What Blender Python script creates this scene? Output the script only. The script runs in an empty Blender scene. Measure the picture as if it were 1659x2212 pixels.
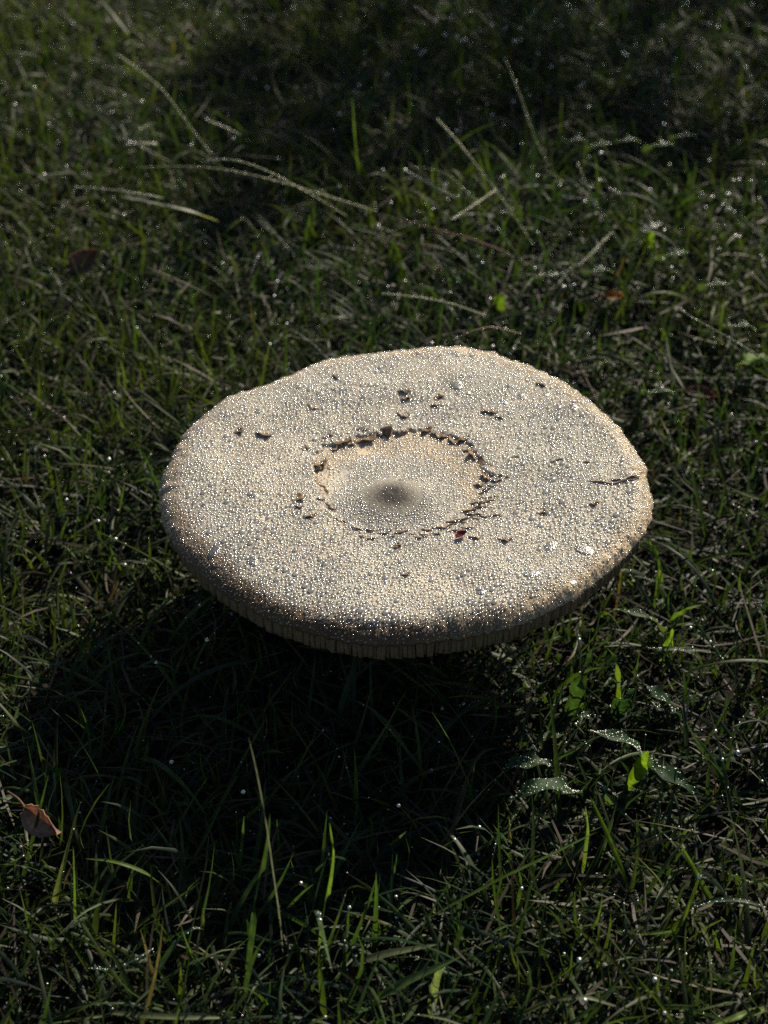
import bpy, math, random
import numpy as np
from mathutils import Vector, Matrix

rng = np.random.default_rng(11)
random.seed(11)
scene = bpy.context.scene
COL = scene.collection

# ------------------------------------------------------------------ camera
VFOV, PITCH = 34.0, 37.6           # degrees
LIP = 0.070                        # height of the cap's margin over the soil
CAM_UP = 0.415                     # camera above that margin
CAM_Z = LIP + CAM_UP
CAM = np.array([0.0, -0.556, CAM_Z])
T = math.tan(math.radians(VFOV) / 2)
P_ = math.radians(PITCH)

def ray(px, py):
    """direction through a point of the 1659 x 2212 view of the photograph"""
    x = (px - 829.5) / 1106 * T
    y = -(py - 1106) / 1106 * T
    return np.array([x, math.cos(P_) + y * math.sin(P_), -math.sin(P_) + y * math.cos(P_)])

def at(px, py, z=0.0):
    d = ray(px, py)
    return CAM + d * ((z - CAM_Z) / d[2])

cd = bpy.data.cameras.new('camera')
cam = bpy.data.objects.new('camera', cd)
COL.objects.link(cam)
cam.location = CAM
cam.rotation_euler = (math.radians(90 - PITCH), 0, 0)
cd.sensor_fit = 'VERTICAL'
cd.sensor_height = 24.0
cd.lens = 12.0 / T
cd.clip_start = 0.01
cd.clip_end = 400
cd.dof.use_dof = True
cd.dof.focus_distance = 0.635
cd.dof.aperture_fstop = 8.5
cd.dof.aperture_blades = 0
scene.camera = cam

# ------------------------------------------------------------------ sky and sun
SUN_EL, SUN_AZ = math.radians(31), math.radians(33)     # azimuth clockwise from +Y
SUNV = np.array([math.sin(SUN_AZ) * math.cos(SUN_EL), math.cos(SUN_AZ) * math.cos(SUN_EL), math.sin(SUN_EL)])
w = bpy.data.worlds.new('World')
scene.world = w
w.use_nodes = True
wn = w.node_tree
wn.nodes.clear()
sky = wn.nodes.new('ShaderNodeTexSky')
sky.sky_type = 'NISHITA'
sky.sun_disc = False
sky.sun_elevation = SUN_EL
sky.sun_rotation = SUN_AZ
bg = wn.nodes.new('ShaderNodeBackground')
bg.inputs['Strength'].default_value = 0.055
wo = wn.nodes.new('ShaderNodeOutputWorld')
wn.links.new(sky.outputs[0], bg.inputs[0])
wn.links.new(bg.outputs[0], wo.inputs[0])

sl = bpy.data.lights.new('sun', 'SUN')
sl.energy = 5.0
sl.angle = math.radians(0.55)
sl.color = (1.0, 0.895, 0.71)
so = bpy.data.objects.new('sun', sl)
COL.objects.link(so)
so.rotation_euler = Vector(SUNV).to_track_quat('Z', 'Y').to_euler()

vs = scene.view_settings
vs.view_transform = 'Standard'
vs.look = 'None'
vs.exposure = 0.62
vs.gamma = 1
vs.use_curve_mapping = False
cy = scene.cycles
cy.use_denoising = False
cy.use_adaptive_sampling = False
cy.max_bounces = 8
cy.transparent_max_bounces = 12
cy.caustics_reflective = False
cy.caustics_refractive = False

# ------------------------------------------------------------------ helpers
def tag(o, label=None, cat=None, group=None, kind=None):
    if label: o['label'] = label
    if cat: o['category'] = cat
    if group: o['group'] = group
    if kind: o['kind'] = kind
    return o

def empty(name, loc=(0, 0, 0)):
    o = bpy.data.objects.new(name, None)
    o.location = loc
    o.empty_display_size = 0.01
    COL.objects.link(o)
    return o

def mesh_np(name, V, F, mat, col=None, smooth=True, tri=False):
    V = np.asarray(V, dtype=np.float32)
    F = np.asarray(F, dtype=np.int32)
    me = bpy.data.meshes.new(name)
    k = F.shape[1]
    me.vertices.add(len(V))
    me.vertices.foreach_set('co', V.ravel())
    me.loops.add(F.size)
    me.loops.foreach_set('vertex_index', F.ravel())
    me.polygons.add(len(F))
    me.polygons.foreach_set('loop_start', np.arange(0, F.size, k, dtype=np.int32))
    if smooth:
        me.polygons.foreach_set('use_smooth', np.ones(len(F), dtype=bool))
    if col is not None:
        a = me.color_attributes.new('tone', 'FLOAT_COLOR', 'POINT')
        c4 = np.ones((len(V), 4), dtype=np.float32)
        c4[:, :3] = col
        a.data.foreach_set('color', c4.ravel())
    me.update(calc_edges=True)
    me.validate()
    me.materials.append(mat)
    return me

def obj(name, me, parent=None):
    o = bpy.data.objects.new(name, me)
    COL.objects.link(o)
    if parent is not None:
        o.parent = parent
        o.matrix_parent_inverse = Matrix.Translation(-Vector(parent.location)) if parent.parent is None else Matrix()
    return o

def node_mat(name):
    m = bpy.data.materials.new(name)
    m.use_nodes = True
    nt = m.node_tree
    nt.nodes.clear()
    out = nt.nodes.new('ShaderNodeOutputMaterial')
    def N(t, **kw):
        n = nt.nodes.new(t)
        for k, v in kw.items():
            if k.startswith('_'):
                setattr(n, k[1:], v)
            else:
                n.inputs[k.replace('__', ' ')].default_value = v
        return n
    return m, nt, N, nt.links.new, out

def vnoise(x, y, seed=0, f=1.0):
    """cheap smooth 2-D value noise, -1..1"""
    x = np.asarray(x) * f; y = np.asarray(y) * f
    xi = np.floor(x).astype(np.int64); yi = np.floor(y).astype(np.int64)
    u = x - xi; v = y - yi
    u = u * u * (3 - 2 * u); v = v * v * (3 - 2 * v)
    def h(a, b):
        n = (a * 374761393 + b * 668265263 + seed * 974711) & 0x7fffffff
        n = ((n ^ (n >> 13)) * 1274126177) & 0x7fffffff
        return ((n ^ (n >> 16)) & 0xffff) / 32767.5 - 1
    return (h(xi, yi) * (1 - u) + h(xi + 1, yi) * u) * (1 - v) + (h(xi, yi + 1) * (1 - u) + h(xi + 1, yi + 1) * u) * v

# ------------------------------------------------------------------ materials
def leaf_material(name, trans=0.45, rough=0.5, spec=0.22, noise=260.0, bump=0.15, tint=(1.5, 1.55, 0.45)):
    m, nt, N, L, out = node_mat(name)
    a = N('ShaderNodeAttribute', _attribute_name='tone')
    tc = N('ShaderNodeTexCoord')
    nz = N('ShaderNodeTexNoise', Scale=noise, Detail=4.0)
    L(tc.outputs['Object'], nz.inputs['Vector'])
    ramp = N('ShaderNodeMapRange')
    ramp.inputs['From Min'].default_value = 0.3; ramp.inputs['From Max'].default_value = 0.7
    ramp.inputs['To Min'].default_value = 0.65; ramp.inputs['To Max'].default_value = 1.3
    L(nz.outputs['Fac'], ramp.inputs['Value'])
    mul = N('ShaderNodeVectorMath', _operation='SCALE')
    L(a.outputs['Color'], mul.inputs[0]); L(ramp.outputs[0], mul.inputs['Scale'])
    p = N('ShaderNodeBsdfPrincipled', Roughness=rough)
    p.inputs['Specular IOR Level'].default_value = spec
    L(mul.outputs[0], p.inputs['Base Color'])
    bp = N('ShaderNodeBump', Strength=bump, Distance=0.0006)
    L(nz.outputs['Fac'], bp.inputs['Height']); L(bp.outputs[0], p.inputs['Normal'])
    tcol = N('ShaderNodeVectorMath', _operation='MULTIPLY')
    tcol.inputs[1].default_value = tint
    L(mul.outputs[0], tcol.inputs[0])
    t = N('ShaderNodeBsdfTranslucent')
    L(tcol.outputs[0], t.inputs['Color'])
    mx = N('ShaderNodeMixShader', Fac=trans)
    L(p.outputs[0], mx.inputs[1]); L(t.outputs[0], mx.inputs[2]); L(mx.outputs[0], out.inputs[0])
    return m

M_GRASS = leaf_material('grass_blade_green')
M_LEAF = leaf_material('broad_leaf_green', trans=0.42, rough=0.55, spec=0.10, noise=420.0, bump=0.35)
M_STRAW = leaf_material('dry_straw', trans=0.30, rough=0.6, spec=0.3, tint=(1.2, 1.2, .95))
M_DRY = leaf_material('dry_brown_leaf', trans=0.5, rough=0.55, spec=0.3, noise=300.0, bump=0.5, tint=(1.1, 1.0, .85))
M_TREE = leaf_material('tree_foliage', trans=0.3, rough=0.45, noise=20.0)

def dew_material(name, rough=0.16, tl=0.85, lo=0.30, hi=0.85, shine=0.16, ripple=0.0, top=0.06):
    """water bead: clear on its crown, scattering the light it gathers along its flanks"""
    m, nt, N, L, out = node_mat(name)
    ge = N('ShaderNodeNewGeometry')
    sx = N('ShaderNodeSeparateXYZ')
    nsrc = ge.outputs['Normal']
    gl = N('ShaderNodeBsdfGlossy', Roughness=rough, Color=(1, 1, 1, 1))
    tn = N('ShaderNodeBsdfTranslucent', Color=(0.96, 0.96, 0.95, 1))
    if ripple:
        nz = N('ShaderNodeTexNoise', Scale=1400.0, Detail=3.0)
        L(ge.outputs['Position'], nz.inputs['Vector'])
        bp = N('ShaderNodeBump', Strength=ripple, Distance=0.0008)
        L(nz.outputs['Fac'], bp.inputs['Height'])
        nsrc = bp.outputs[0]
        L(nsrc, gl.inputs['Normal']); L(nsrc, tn.inputs['Normal'])
    L(nsrc, sx.inputs[0])
    mr = N('ShaderNodeMapRange', _interpolation_type='SMOOTHSTEP')
    mr.inputs['From Min'].default_value = lo; mr.inputs['From Max'].default_value = hi
    mr.inputs['To Min'].default_value = tl; mr.inputs['To Max'].default_value = top
    L(sx.outputs[2], mr.inputs['Value'])
    tr = N('ShaderNodeBsdfTransparent', Color=(0.98, 0.98, 0.98, 1))
    m1 = N('ShaderNodeMixShader')
    L(mr.outputs[0], m1.inputs[0]); L(tr.outputs[0], m1.inputs[1]); L(tn.outputs[0], m1.inputs[2])
    fr = N('ShaderNodeFresnel', IOR=1.4)
    m2 = N('ShaderNodeMixShader')
    ad = N('ShaderNodeMath', _operation='ADD', _use_clamp=True)
    ad.inputs[1].default_value = shine
    L(fr.outputs[0], ad.inputs[0])
    L(ad.outputs[0], m2.inputs[0]); L(m1.outputs[0], m2.inputs[1]); L(gl.outputs[0], m2.inputs[2])
    L(m2.outputs[0], out.inputs[0])
    return m
M_DEW = dew_material('dew_water', 0.17, 0.92, 0.25, 0.85, 0.23)
M_DEWG = dew_material('dew_on_grass', 0.48, 0.10, 0.3, 0.8, 0.42)
M_POOL = dew_material('pooled_water', 0.24, 0.75, 0.5, 0.97, 0.10, 0.5, 0.10)

def soil_material():
    m, nt, N, L, out = node_mat('damp_soil')
    tc = N('ShaderNodeTexCoord')
    n1 = N('ShaderNodeTexNoise', Scale=35.0, Detail=8.0)
    n2 = N('ShaderNodeTexNoise', Scale=400.0, Detail=5.0)
    L(tc.outputs['Object'], n1.inputs['Vector']); L(tc.outputs['Object'], n2.inputs['Vector'])
    cr = N('ShaderNodeValToRGB')
    cr.color_ramp.elements[0].position = 0.35; cr.color_ramp.elements[0].color = (0.008, 0.007, 0.005, 1)
    cr.color_ramp.elements[1].position = 0.7; cr.color_ramp.elements[1].color = (0.022, 0.018, 0.011, 1)
    L(n1.outputs['Fac'], cr.inputs[0])
    p = N('ShaderNodeBsdfPrincipled', Roughness=0.9)
    p.inputs['Specular IOR Level'].default_value = 0.1
    # past the blades one can tell apart the lawn is one green surface
    ln = N('ShaderNodeVectorMath', _operation='LENGTH')
    L(tc.outputs['Object'], ln.inputs[0])
    far = N('ShaderNodeMapRange')
    far.inputs['From Min'].default_value = 0.9; far.inputs['From Max'].default_value = 2.2
    L(ln.outputs['Value'], far.inputs['Value'])
    gm = N('ShaderNodeMix', _data_type='RGBA')
    gm.inputs['B'].default_value = (0.020, 0.036, 0.010, 1)
    L(far.outputs[0], gm.inputs['Factor']); L(cr.outputs[0], gm.inputs['A'])
    L(gm.outputs['Result'], p.inputs['Base Color'])
    bp = N('ShaderNodeBump', Strength=0.8, Distance=0.003)
    L(n2.outputs['Fac'], bp.inputs['Height']); L(bp.outputs[0], p.inputs['Normal'])
    L(p.outputs[0], out.inputs[0])
    return m
M_SOIL = soil_material()

def cap_material():
    m, nt, N, L, out = node_mat('mushroom_cap_skin')
    a = N('ShaderNodeAttribute', _attribute_name='tone')
    tc = N('ShaderNodeTexCoord')
    n1 = N('ShaderNodeTexNoise', Scale=900.0, Detail=5.0)
    n2 = N('ShaderNodeTexNoise', Scale=60.0, Detail=5.0)
    L(tc.outputs['Object'], n1.inputs['Vector']); L(tc.outputs['Object'], n2.inputs['Vector'])
    r1 = N('ShaderNodeMapRange')
    r1.inputs['From Min'].default_value = 0.3; r1.inputs['From Max'].default_value = 0.7
    r1.inputs['To Min'].default_value = 0.62; r1.inputs['To Max'].default_value = 1.2
    L(n1.outputs['Fac'], r1.inputs['Value'])
    r2 = N('ShaderNodeMapRange')
    r2.inputs['From Min'].default_value = 0.3; r2.inputs['From Max'].default_value = 0.7
    r2.inputs['To Min'].default_value = 0.8; r2.inputs['To Max'].default_value = 1.12
    L(n2.outputs['Fac'], r2.inputs['Value'])
    mm = N('ShaderNodeMath', _operation='MULTIPLY')
    L(r1.outputs[0], mm.inputs[0]); L(r2.outputs[0], mm.inputs[1])
    mul = N('ShaderNodeVectorMath', _operation='SCALE')
    L(a.outputs['Color'], mul.inputs[0]); L(mm.outputs[0], mul.inputs['Scale'])
    p = N('ShaderNodeBsdfPrincipled', Roughness=0.6)
    p.inputs['Specular IOR Level'].default_value = 0.18
    L(mul.outputs[0], p.inputs['Base Color'])
    bp = N('ShaderNodeBump', Strength=0.6, Distance=0.0006)
    L(n1.outputs['Fac'], bp.inputs['Height']); L(bp.outputs[0], p.inputs['Normal'])
    L(p.outputs[0], out.inputs[0])
    return m
M_CAP = cap_material()

def plain(name, c, rough=0.6, trans=0.0, noise=500.0, tcol=None):
    m, nt, N, L, out = node_mat(name)
    tc = N('ShaderNodeTexCoord')
    n1 = N('ShaderNodeTexNoise', Scale=noise, Detail=5.0)
    L(tc.outputs['Object'], n1.inputs['Vector'])
    mx = N('ShaderNodeMix', _data_type='RGBA')
    mx.inputs['A'].default_value = (c[0] * .6, c[1] * .58, c[2] * .55, 1)
    mx.inputs['B'].default_value = (min(1, c[0] * 1.25), min(1, c[1] * 1.25), min(1, c[2] * 1.25), 1)
    L(n1.outputs['Fac'], mx.inputs['Factor'])
    p = N('ShaderNodeBsdfPrincipled', Roughness=rough)
    L(mx.outputs['Result'], p.inputs['Base Color'])
    bp = N('ShaderNodeBump', Strength=0.4, Distance=0.0005)
    L(n1.outputs['Fac'], bp.inputs['Height']); L(bp.outputs[0], p.inputs['Normal'])
    if trans:
        t = N('ShaderNodeBsdfTranslucent')
        L(mx.outputs['Result'], t.inputs['Color'])
        ms = N('ShaderNodeMixShader', Fac=trans)
        L(p.outputs[0], ms.inputs[1]); L(t.outputs[0], ms.inputs[2]); L(ms.outputs[0], out.inputs[0])
    else:
        L(p.outputs[0], out.inputs[0])
    return m
M_GILL = plain('mushroom_gill', (0.22, 0.15, 0.088), 0.7, 0.2)
M_STEM = plain('mushroom_stem', (0.5, 0.42, 0.32), 0.65)
M_SCALE = plain('brown_scale', (0.30, 0.19, 0.095), 0.6, 0.35)
M_FLAP = plain('tan_torn_skin', (0.50, 0.38, 0.25), 0.6, 0.35)
M_FIBRE = plain('rim_fibre', (0.12, 0.085, 0.05), 0.7, 0.2)
M_PETAL = plain('red_petal', (0.22, 0.008, 0.028), 0.4, 0.25)
M_BARK = plain('tree_bark', (0.12, 0.09, 0.06), 0.85, 0, 14.0)

# ------------------------------------------------------------------ ground sheet
def build_ground():
    xs = np.concatenate([-np.geomspace(60, 1.2, 14), np.linspace(-1.1, 1.1, 150), np.geomspace(1.2, 60, 14)])
    ys = np.concatenate([-np.geomspace(60, 1.0, 14), np.linspace(-0.9, 2.0, 190), np.geomspace(2.1, 60, 14)])
    X, Y = np.meshgrid(xs, ys)
    near = np.exp(-((X / 1.6) ** 2 + ((Y - .3) / 2.0) ** 2))
    Z = near * (0.0035 * vnoise(X, Y, 1, 22) + 0.0025 * vnoise(X, Y, 2, 60)) - 0.003 * near
    n, mcol = len(ys), len(xs)
    V = np.stack([X, Y, Z], -1).reshape(-1, 3)
    i, j = np.meshgrid(np.arange(n - 1), np.arange(mcol - 1), indexing='ij')
    a = (i * mcol + j).ravel()
    F = np.stack([a, a + 1, a + mcol + 1, a + mcol], 1)
    o = obj('ground', mesh_np('ground', V, F, M_SOIL))
    tag(o, 'dark damp soil of the lawn under the grass', 'ground', kind='structure')
build_ground()

# ------------------------------------------------------------------ the mushroom: outline from the photograph
OUT_PX = [(344,1085),(350,1030),(370,985),(410,920),(450,885),(490,860),(560,838),(620,815),(670,790),(740,771),(800,765),(880,757),(930,750),(985,748),(1050,757),(1110,778),(1170,800),(1220,823),(1270,860),(1320,905),(1360,950),(1385,985),(1398,1005),(1396,1030),(1405,1050),(1411,1080),(1405,1120),(1390,1150),(1372,1175),(1345,1205),(1310,1235),(1260,1275),(1220,1300),(1165,1325),(1100,1350),(1000,1372),(900,1385),(820,1390),(750,1383),(680,1365),(600,1340),(530,1305),(470,1265),(420,1225),(380,1180),(352,1130)]
def on_lip(px, py, dz=0.0):
    d = ray(px, py)
    # margin plane, tilted a little so that its right side is higher
    s = (LIP + dz + 0.025 * CAM[0] - CAM_Z) / (d[2] - 0.025 * d[0])
    return CAM + d * s
OUT = np.array([on_lip(*p) for p in OUT_PX])
C0 = at(865, 1037, LIP + 0.004)[:2]          # centre of the disc
oa = np.arctan2(OUT[:, 1] - C0[1], OUT[:, 0] - C0[0])
orr = np.hypot(OUT[:, 1] - C0[1], OUT[:, 0] - C0[0])
srt = np.argsort(oa); oa = oa[srt]; orr = orr[srt]
def Rim(th):
    th = (np.asarray(th) + math.pi) % (2 * math.pi) - math.pi
    c, s = np.cos(th), np.sin(th)
    return np.interp(th, oa, orr, period=2 * math.pi) + .0005 * vnoise(c * 22, s * 22, 51) + .0004 * vnoise(c * 60, s * 60, 52)

RING_PX = [(676,1000),(700,952),(735,950),(790,934),(850,930),(905,924),(960,934),(1012,950),(1035,990),(1056,1030),(1045,1062),(1010,1100),(960,1130),(870,1148),(780,1140),(720,1100),(690,1060)]
RG = np.array([at(a, b, LIP + .004) for a, b in RING_PX])
ra = np.arctan2(RG[:, 1] - C0[1], RG[:, 0] - C0[0]); rrad = np.hypot(RG[:, 1] - C0[1], RG[:, 0] - C0[0])
s2 = np.argsort(ra); ra = ra[s2]; rrad = rrad[s2]
def Ring(th):
    th = (np.asarray(th) + math.pi) % (2 * math.pi) - math.pi
    base = np.interp(th, ra, rrad, period=2 * math.pi)
    c, s = np.cos(th), np.sin(th)
    return base + 0.0014 * vnoise(c * 9, s * 9, 5) + 0.0011 * vnoise(c * 26, s * 26, 6) + 0.0004 * vnoise(c * 60, s * 60, 7)
U0 = at(848, 1042, LIP + .010)[:2]            # tip of the boss

def smooth(e0, e1, x):
    t = np.clip((x - e0) / (e1 - e0), 0, 1)
    return t * t * (3 - 2 * t)

def cap_xyz(th, t):
    """top surface; th angle, t 0..1 from disc centre to margin"""
    R = Rim(th)
    r = t * R
    x = C0[0] + r * np.cos(th); y = C0[1] + r * np.sin(th)
    rg = Ring(th)
    z = 0.0034 - 0.0034 * np.clip((t - .905) / .095, 0, 1) ** 2.2 - 0.0012 * smooth(.9, .3, t)
    # the margin rolls down, more so at the front
    front = smooth(-0.1, 0.9, -np.sin(th))
    z += (0.0006 * front) * smooth(1.0, 0.8, t)
    z -= 0.0012 * np.clip((t - .972) / .028, 0, 1) ** 2
    # gentle swells
    z += 0.0010 * vnoise(x, y, 9, 28) * smooth(1.0, .9, t) + 0.0005 * vnoise(x, y, 10, 75)
    # pleats at the margin
    z += 0.00032 * np.sin(th * 88 + 9 * vnoise(np.cos(th) * 5, np.sin(th) * 5, 12)) * smooth(.93, .995, t) * np.clip(.45 + .8 * vnoise(np.cos(th) * 3, np.sin(th) * 3, 13), 0, 1)
    z += 0.0004 * vnoise(x, y, 14, 330) * smooth(.88, .98, t)
    # torn skin outside the disc
    d = r - rg
    back = smooth(-0.35, .5, np.sin(th))
    curl = 0.5 + 0.5 * vnoise(np.cos(th) * 7, np.sin(th) * 7, 21)
    z += 0.00022 * smooth(0, .0008, d) * smooth(.016, .002, d) * (0.2 + .8 * back)
    z += 0.0004 * smooth(.0, .0008, d) * smooth(.005, .0008, d) * back * np.clip(curl * 1.8 - .7, 0, 1)
    gr = np.clip(0.35 + 1.3 * vnoise(np.cos(th) * 6 + 3, np.sin(th) * 6, 22), 0.05, 1)
    z -= 0.0007 * gr * np.exp(-((d + .0006) / .0007) ** 2)
    z -= 0.0004 * smooth(0.0, -.002, d)
    # boss
    ru = np.hypot(x - U0[0], y - U0[1])
    z += 0.0044 * np.exp(-(ru / .0145) ** 2) - 0.0004 * np.exp(-(ru / .0014) ** 2)
    z += LIP + 0.025 * x
    return x, y, z

NT, NR = 640, 0
tt = np.concatenate([np.linspace(0.012, .27, 30), np.linspace(.275, .46, 90), np.linspace(.465, .86, 70), np.linspace(.865, 1.0, 36)])
th = np.linspace(-math.pi, math.pi, NT, endpoint=False)
TH, TT = np.meshgrid(th, tt)
X, Y, Z = cap_xyz(TH, TT)
# skin tones; the front-left margin's brown also holds painted shade
pale = np.array([0.60, 0.53, 0.41]); grey = np.array([0.43, 0.40, 0.34]); tan = np.array([0.58, 0.465, 0.325])
brown = np.array([0.12, 0.074, 0.036]); dark = np.array([0.030, 0.024, 0.020]); rose = np.array([0.50, 0.455, 0.375])
def cap_tone(TH, TT, X, Y):
    R = Rim(TH); r = TT * R; d = r - Ring(TH)
    nz = vnoise(X, Y, 31, 45) * .5 + vnoise(X, Y, 32, 130) * .35 + vnoise(X, Y, 33, 420) * .3
    k = np.clip(.5 + .7 * nz, 0, 1)[..., None]
    c = pale * (1 - k) + grey * k
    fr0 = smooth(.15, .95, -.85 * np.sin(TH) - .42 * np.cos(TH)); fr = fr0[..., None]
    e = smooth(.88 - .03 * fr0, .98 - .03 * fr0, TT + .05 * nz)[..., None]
    c = c * (1 - e) + (np.array([.52, .405, .26]) * (1 - fr) + brown * fr) * e  # brown fibrous margin, darkened further where it slopes from the sun
    dd = smooth(.0006, -.0006, d)[..., None]
    ru = np.hypot(X - U0[0], Y - U0[1])
    disc = tan * (1 - smooth(.034, .027, ru + .005 * nz)[..., None]) + rose * smooth(.034, .027, ru + .005 * nz)[..., None]
    c = c * (1 - dd) + disc * dd
    # boss is darker on its crown and down one side
    off = (X - U0[0]) * 0.5 - (Y - U0[1]) * 0.45
    ue = np.hypot((X - U0[0]) * .9 - .0012, (Y - U0[1] + .0022) * 1.0) + .0022 * nz
    u = (.78 * smooth(.0195, .003, ue) + .22 * smooth(.0080, .002, ue))[..., None]
    c = c * (1 - u * .97) + dark * u * .97
    g = np.exp(-((d + .0006) / .0006) ** 2)[..., None] * .75 * np.clip(.4 + 1.2 * vnoise(X, Y, 35, 160), 0, 1)[..., None]
    c = c * (1 - g) + np.array([.16, .10, .05]) * g
    return c
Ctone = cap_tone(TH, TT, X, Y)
nr = len(tt)
Vc = [np.stack([X, Y, Z], -1).reshape(-1, 3)]; Cc = [Ctone.reshape(-1, 3)]
# margin rolls under and runs in to the stem as the flesh above the gills
under = [(0.998, -.0012), (0.990, -.0022), (0.975, -.0026), (0.95, -.0022), (0.85, -.001), (0.6, .0005), (0.3, .0), (0.10, -.001)]
for tu, dz in under:
    R = Rim(th) * tu
    xx = C0[0] + R * np.cos(th); yy = C0[1] + R * np.sin(th)
    zz = LIP + .025 * xx + dz + 0.0004 * np.sin(th * 95) * (tu > .96) - .0006
    Vc.append(np.stack([xx, yy, zz], -1)); Cc.append(np.tile(brown * 1.1, (NT, 1)))
Vc = np.concatenate(Vc); Cc = np.concatenate(Cc)
rows = nr + len(under)
i, j = np.meshgrid(np.arange(rows - 1), np.arange(NT), indexing='ij')
j2 = (j + 1) % NT
Fq = np.stack([i * NT + j, i * NT + j2, (i + 1) * NT + j2, (i + 1) * NT + j], -1).reshape(-1, 4)[:, ::-1]
BASE = (C0[0] + .002, C0[1] + .004, 0.0)
mush = empty('mushroom', BASE)
tag(mush, 'large flat dew covered mushroom with pale cap and dark central boss', 'mushroom')
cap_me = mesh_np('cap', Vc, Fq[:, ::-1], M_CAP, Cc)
# close the tiny hole at the centre
cap = obj('cap', cap_me, mush)
bt = bpy.data.meshes.new('x'); bpy.data.meshes.remove(bt)

def cap_frame(px, py):
    """point on the cap's top seen at a pixel -> th, t"""
    z = LIP + .006
    for _ in range(8):
        p = at(px, py, z)
        a = math.atan2(p[1] - C0[1], p[0] - C0[0]); t = math.hypot(p[0] - C0[0], p[1] - C0[1]) / float(Rim(a))
        z = float(cap_xyz(np.array(a), np.array(min(t, 1.0)))[2])
    return a, min(t, .995)

def cap_normal(TH, TT):
    e = 0.004
    x0, y0, z0 = cap_xyz(TH, np.clip(TT - e, .001, 1)); x1, y1, z1 = cap_xyz(TH, np.clip(TT + e, .001, 1))
    de = 0.01
    x2, y2, z2 = cap_xyz(TH - de, TT); x3, y3, z3 = cap_xyz(TH + de, TT)
    a = np.stack([x1 - x0, y1 - y0, z1 - z0], -1); b = np.stack([x3 - x2, y3 - y2, z3 - z2], -1)
    n = np.cross(a, b); n /= np.linalg.norm(n, axis=-1, keepdims=True) + 1e-12
    n[n[..., 2] < 0] *= -1
    return n

# ---- gills: each a radial blade hanging under the margin
gill_n = 290
gill_a = np.concatenate([np.linspace(-math.pi * 1.02, math.pi * .02, 196), np.linspace(math.pi * .04, math.pi * .97, 94)])
for g in range(gill_n):
    a = float(gill_a[g]) + random.uniform(-.004, .004)
    R = float(Rim(a))
    ts = [0.16, 0.45, 0.75, 0.90, 0.955, 0.980]
    if g % 3 == 1: ts = [0.5, 0.7, 0.82, 0.92, 0.955, 0.973]
    depth = [0.004, .0075, .0100, .0105, .0102, .0080]
    k = random.uniform(.88, 1.03)
    wob = random.uniform(-.007, .007)
    V, F = [], []
    for q, (t, dp) in enumerate(zip(ts, depth)):
        for s in (-1, 1):
            for lvl in (0, .55, 1):
                aa = a + wob * lvl * t
                half = (0.00090 * (1 - lvl * .15)) * s * (.55 + .45 * t)
                r = t * R
                x = C0[0] + r * math.cos(aa) - half * math.sin(aa)
                y = C0[1] + r * math.sin(aa) + half * math.cos(aa)
                z = LIP + .025 * x - .0020 - dp * k * lvl
                V.append((x, y, z))
    for q in range(len(ts) - 1):
        o0, o1 = q * 6, (q + 1) * 6
        for l in range(2):
            F.append((o0 + l, o1 + l, o1 + l + 1, o0 + l + 1))
            F.append((o0 + 3 + l + 1, o1 + 3 + l + 1, o1 + 3 + l, o0 + 3 + l))
        F.append((o0 + 2, o1 + 2, o1 + 5, o0 + 5))
    e = (len(ts) - 1) * 6
    F.append((e, e + 3, e + 4, e + 1)); F.append((e + 1, e + 4, e + 5, e + 2))
    obj('gill', mesh_np('gill', V, F, M_GILL, smooth=False), mush)

# ---- stem with its torn ring
def lathe(name, prof, centre, mat, parent, n=40, wob=0.0, seed=0):
    V, F = [], []
    for k, (r, z) in enumerate(prof):
        for q in range(n):
            a = 2 * math.pi * q / n
            rr = r * (1 + wob * float(vnoise(math.cos(a) * 3 + z * 80, math.sin(a) * 3, seed)))
            V.append((centre[0] + rr * math.cos(a), centre[1] + rr * math.sin(a), z))
    for k in range(len(prof) - 1):
        for q in range(n):
            q2 = (q + 1) % n
            F.append((k * n + q, k * n + q2, (k + 1) * n + q2, (k + 1) * n + q))
    return obj(name, mesh_np(name, V, F, mat), parent)
lathe('stem', [(.002, -.012), (.014, -.010), (.0155, .000), (.0135, .010), (.0115, .022), (.0105, .045), (.0108, .060), (.013, LIP - .0005)], BASE, M_STEM, mush, 48, .06, 3)
lathe('ring', [(.0102, .050), (.013, .0505), (.0185, .0475), (.0200, .0445), (.0192, .0440), (.0165, .0468), (.0120, .0485), (.0102, .0485)], BASE, M_STEM, mush, 56, .07, 4)

# ---- fibres along the margin
def rim_fibres(n=3000):
    a = rng.uniform(-math.pi, math.pi, n)
    t = rng.uniform(.955, 1.0, n)
    x, y, z = cap_xyz(a, t)
    L = rng.uniform(.0004, .0015, n) * (0.6 + .8 * smooth(-.3, .8, -np.sin(a)))
    out = np.stack([np.cos(a), np.sin(a), rng.uniform(-1.2, .35, n)], -1)
    out[:, :2] += rng.normal(0, .35, (n, 2))
    out /= np.linalg.norm(out, axis=1, keepdims=True)
    side = np.stack([-np.sin(a), np.cos(a), np.zeros(n)], -1)
    wd = rng.uniform(.00008, .00022, n)[:, None]
    p = np.stack([x, y, z], -1)
    mid = p + out * (L * .55)[:, None] + np.array([0, 0, .0002])
    tip = p + out * L[:, None] - np.array([0, 0, 1]) * (L * .35)[:, None]
    V = np.stack([p - side * wd, p + side * wd, mid + side * wd * .8, mid - side * wd * .8, tip], 1).reshape(-1, 3)
    b = np.arange(n)[:, None] * 5
    F = np.concatenate([b + [0, 1, 2], b + [0, 2, 3], b + [3, 2, 4]], 0)
    o = obj('margin_fibres', mesh_np('margin_fibres', V, F, M_FIBRE), mush)
    tag(o, kind='stuff')
rim_fibres()

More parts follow.
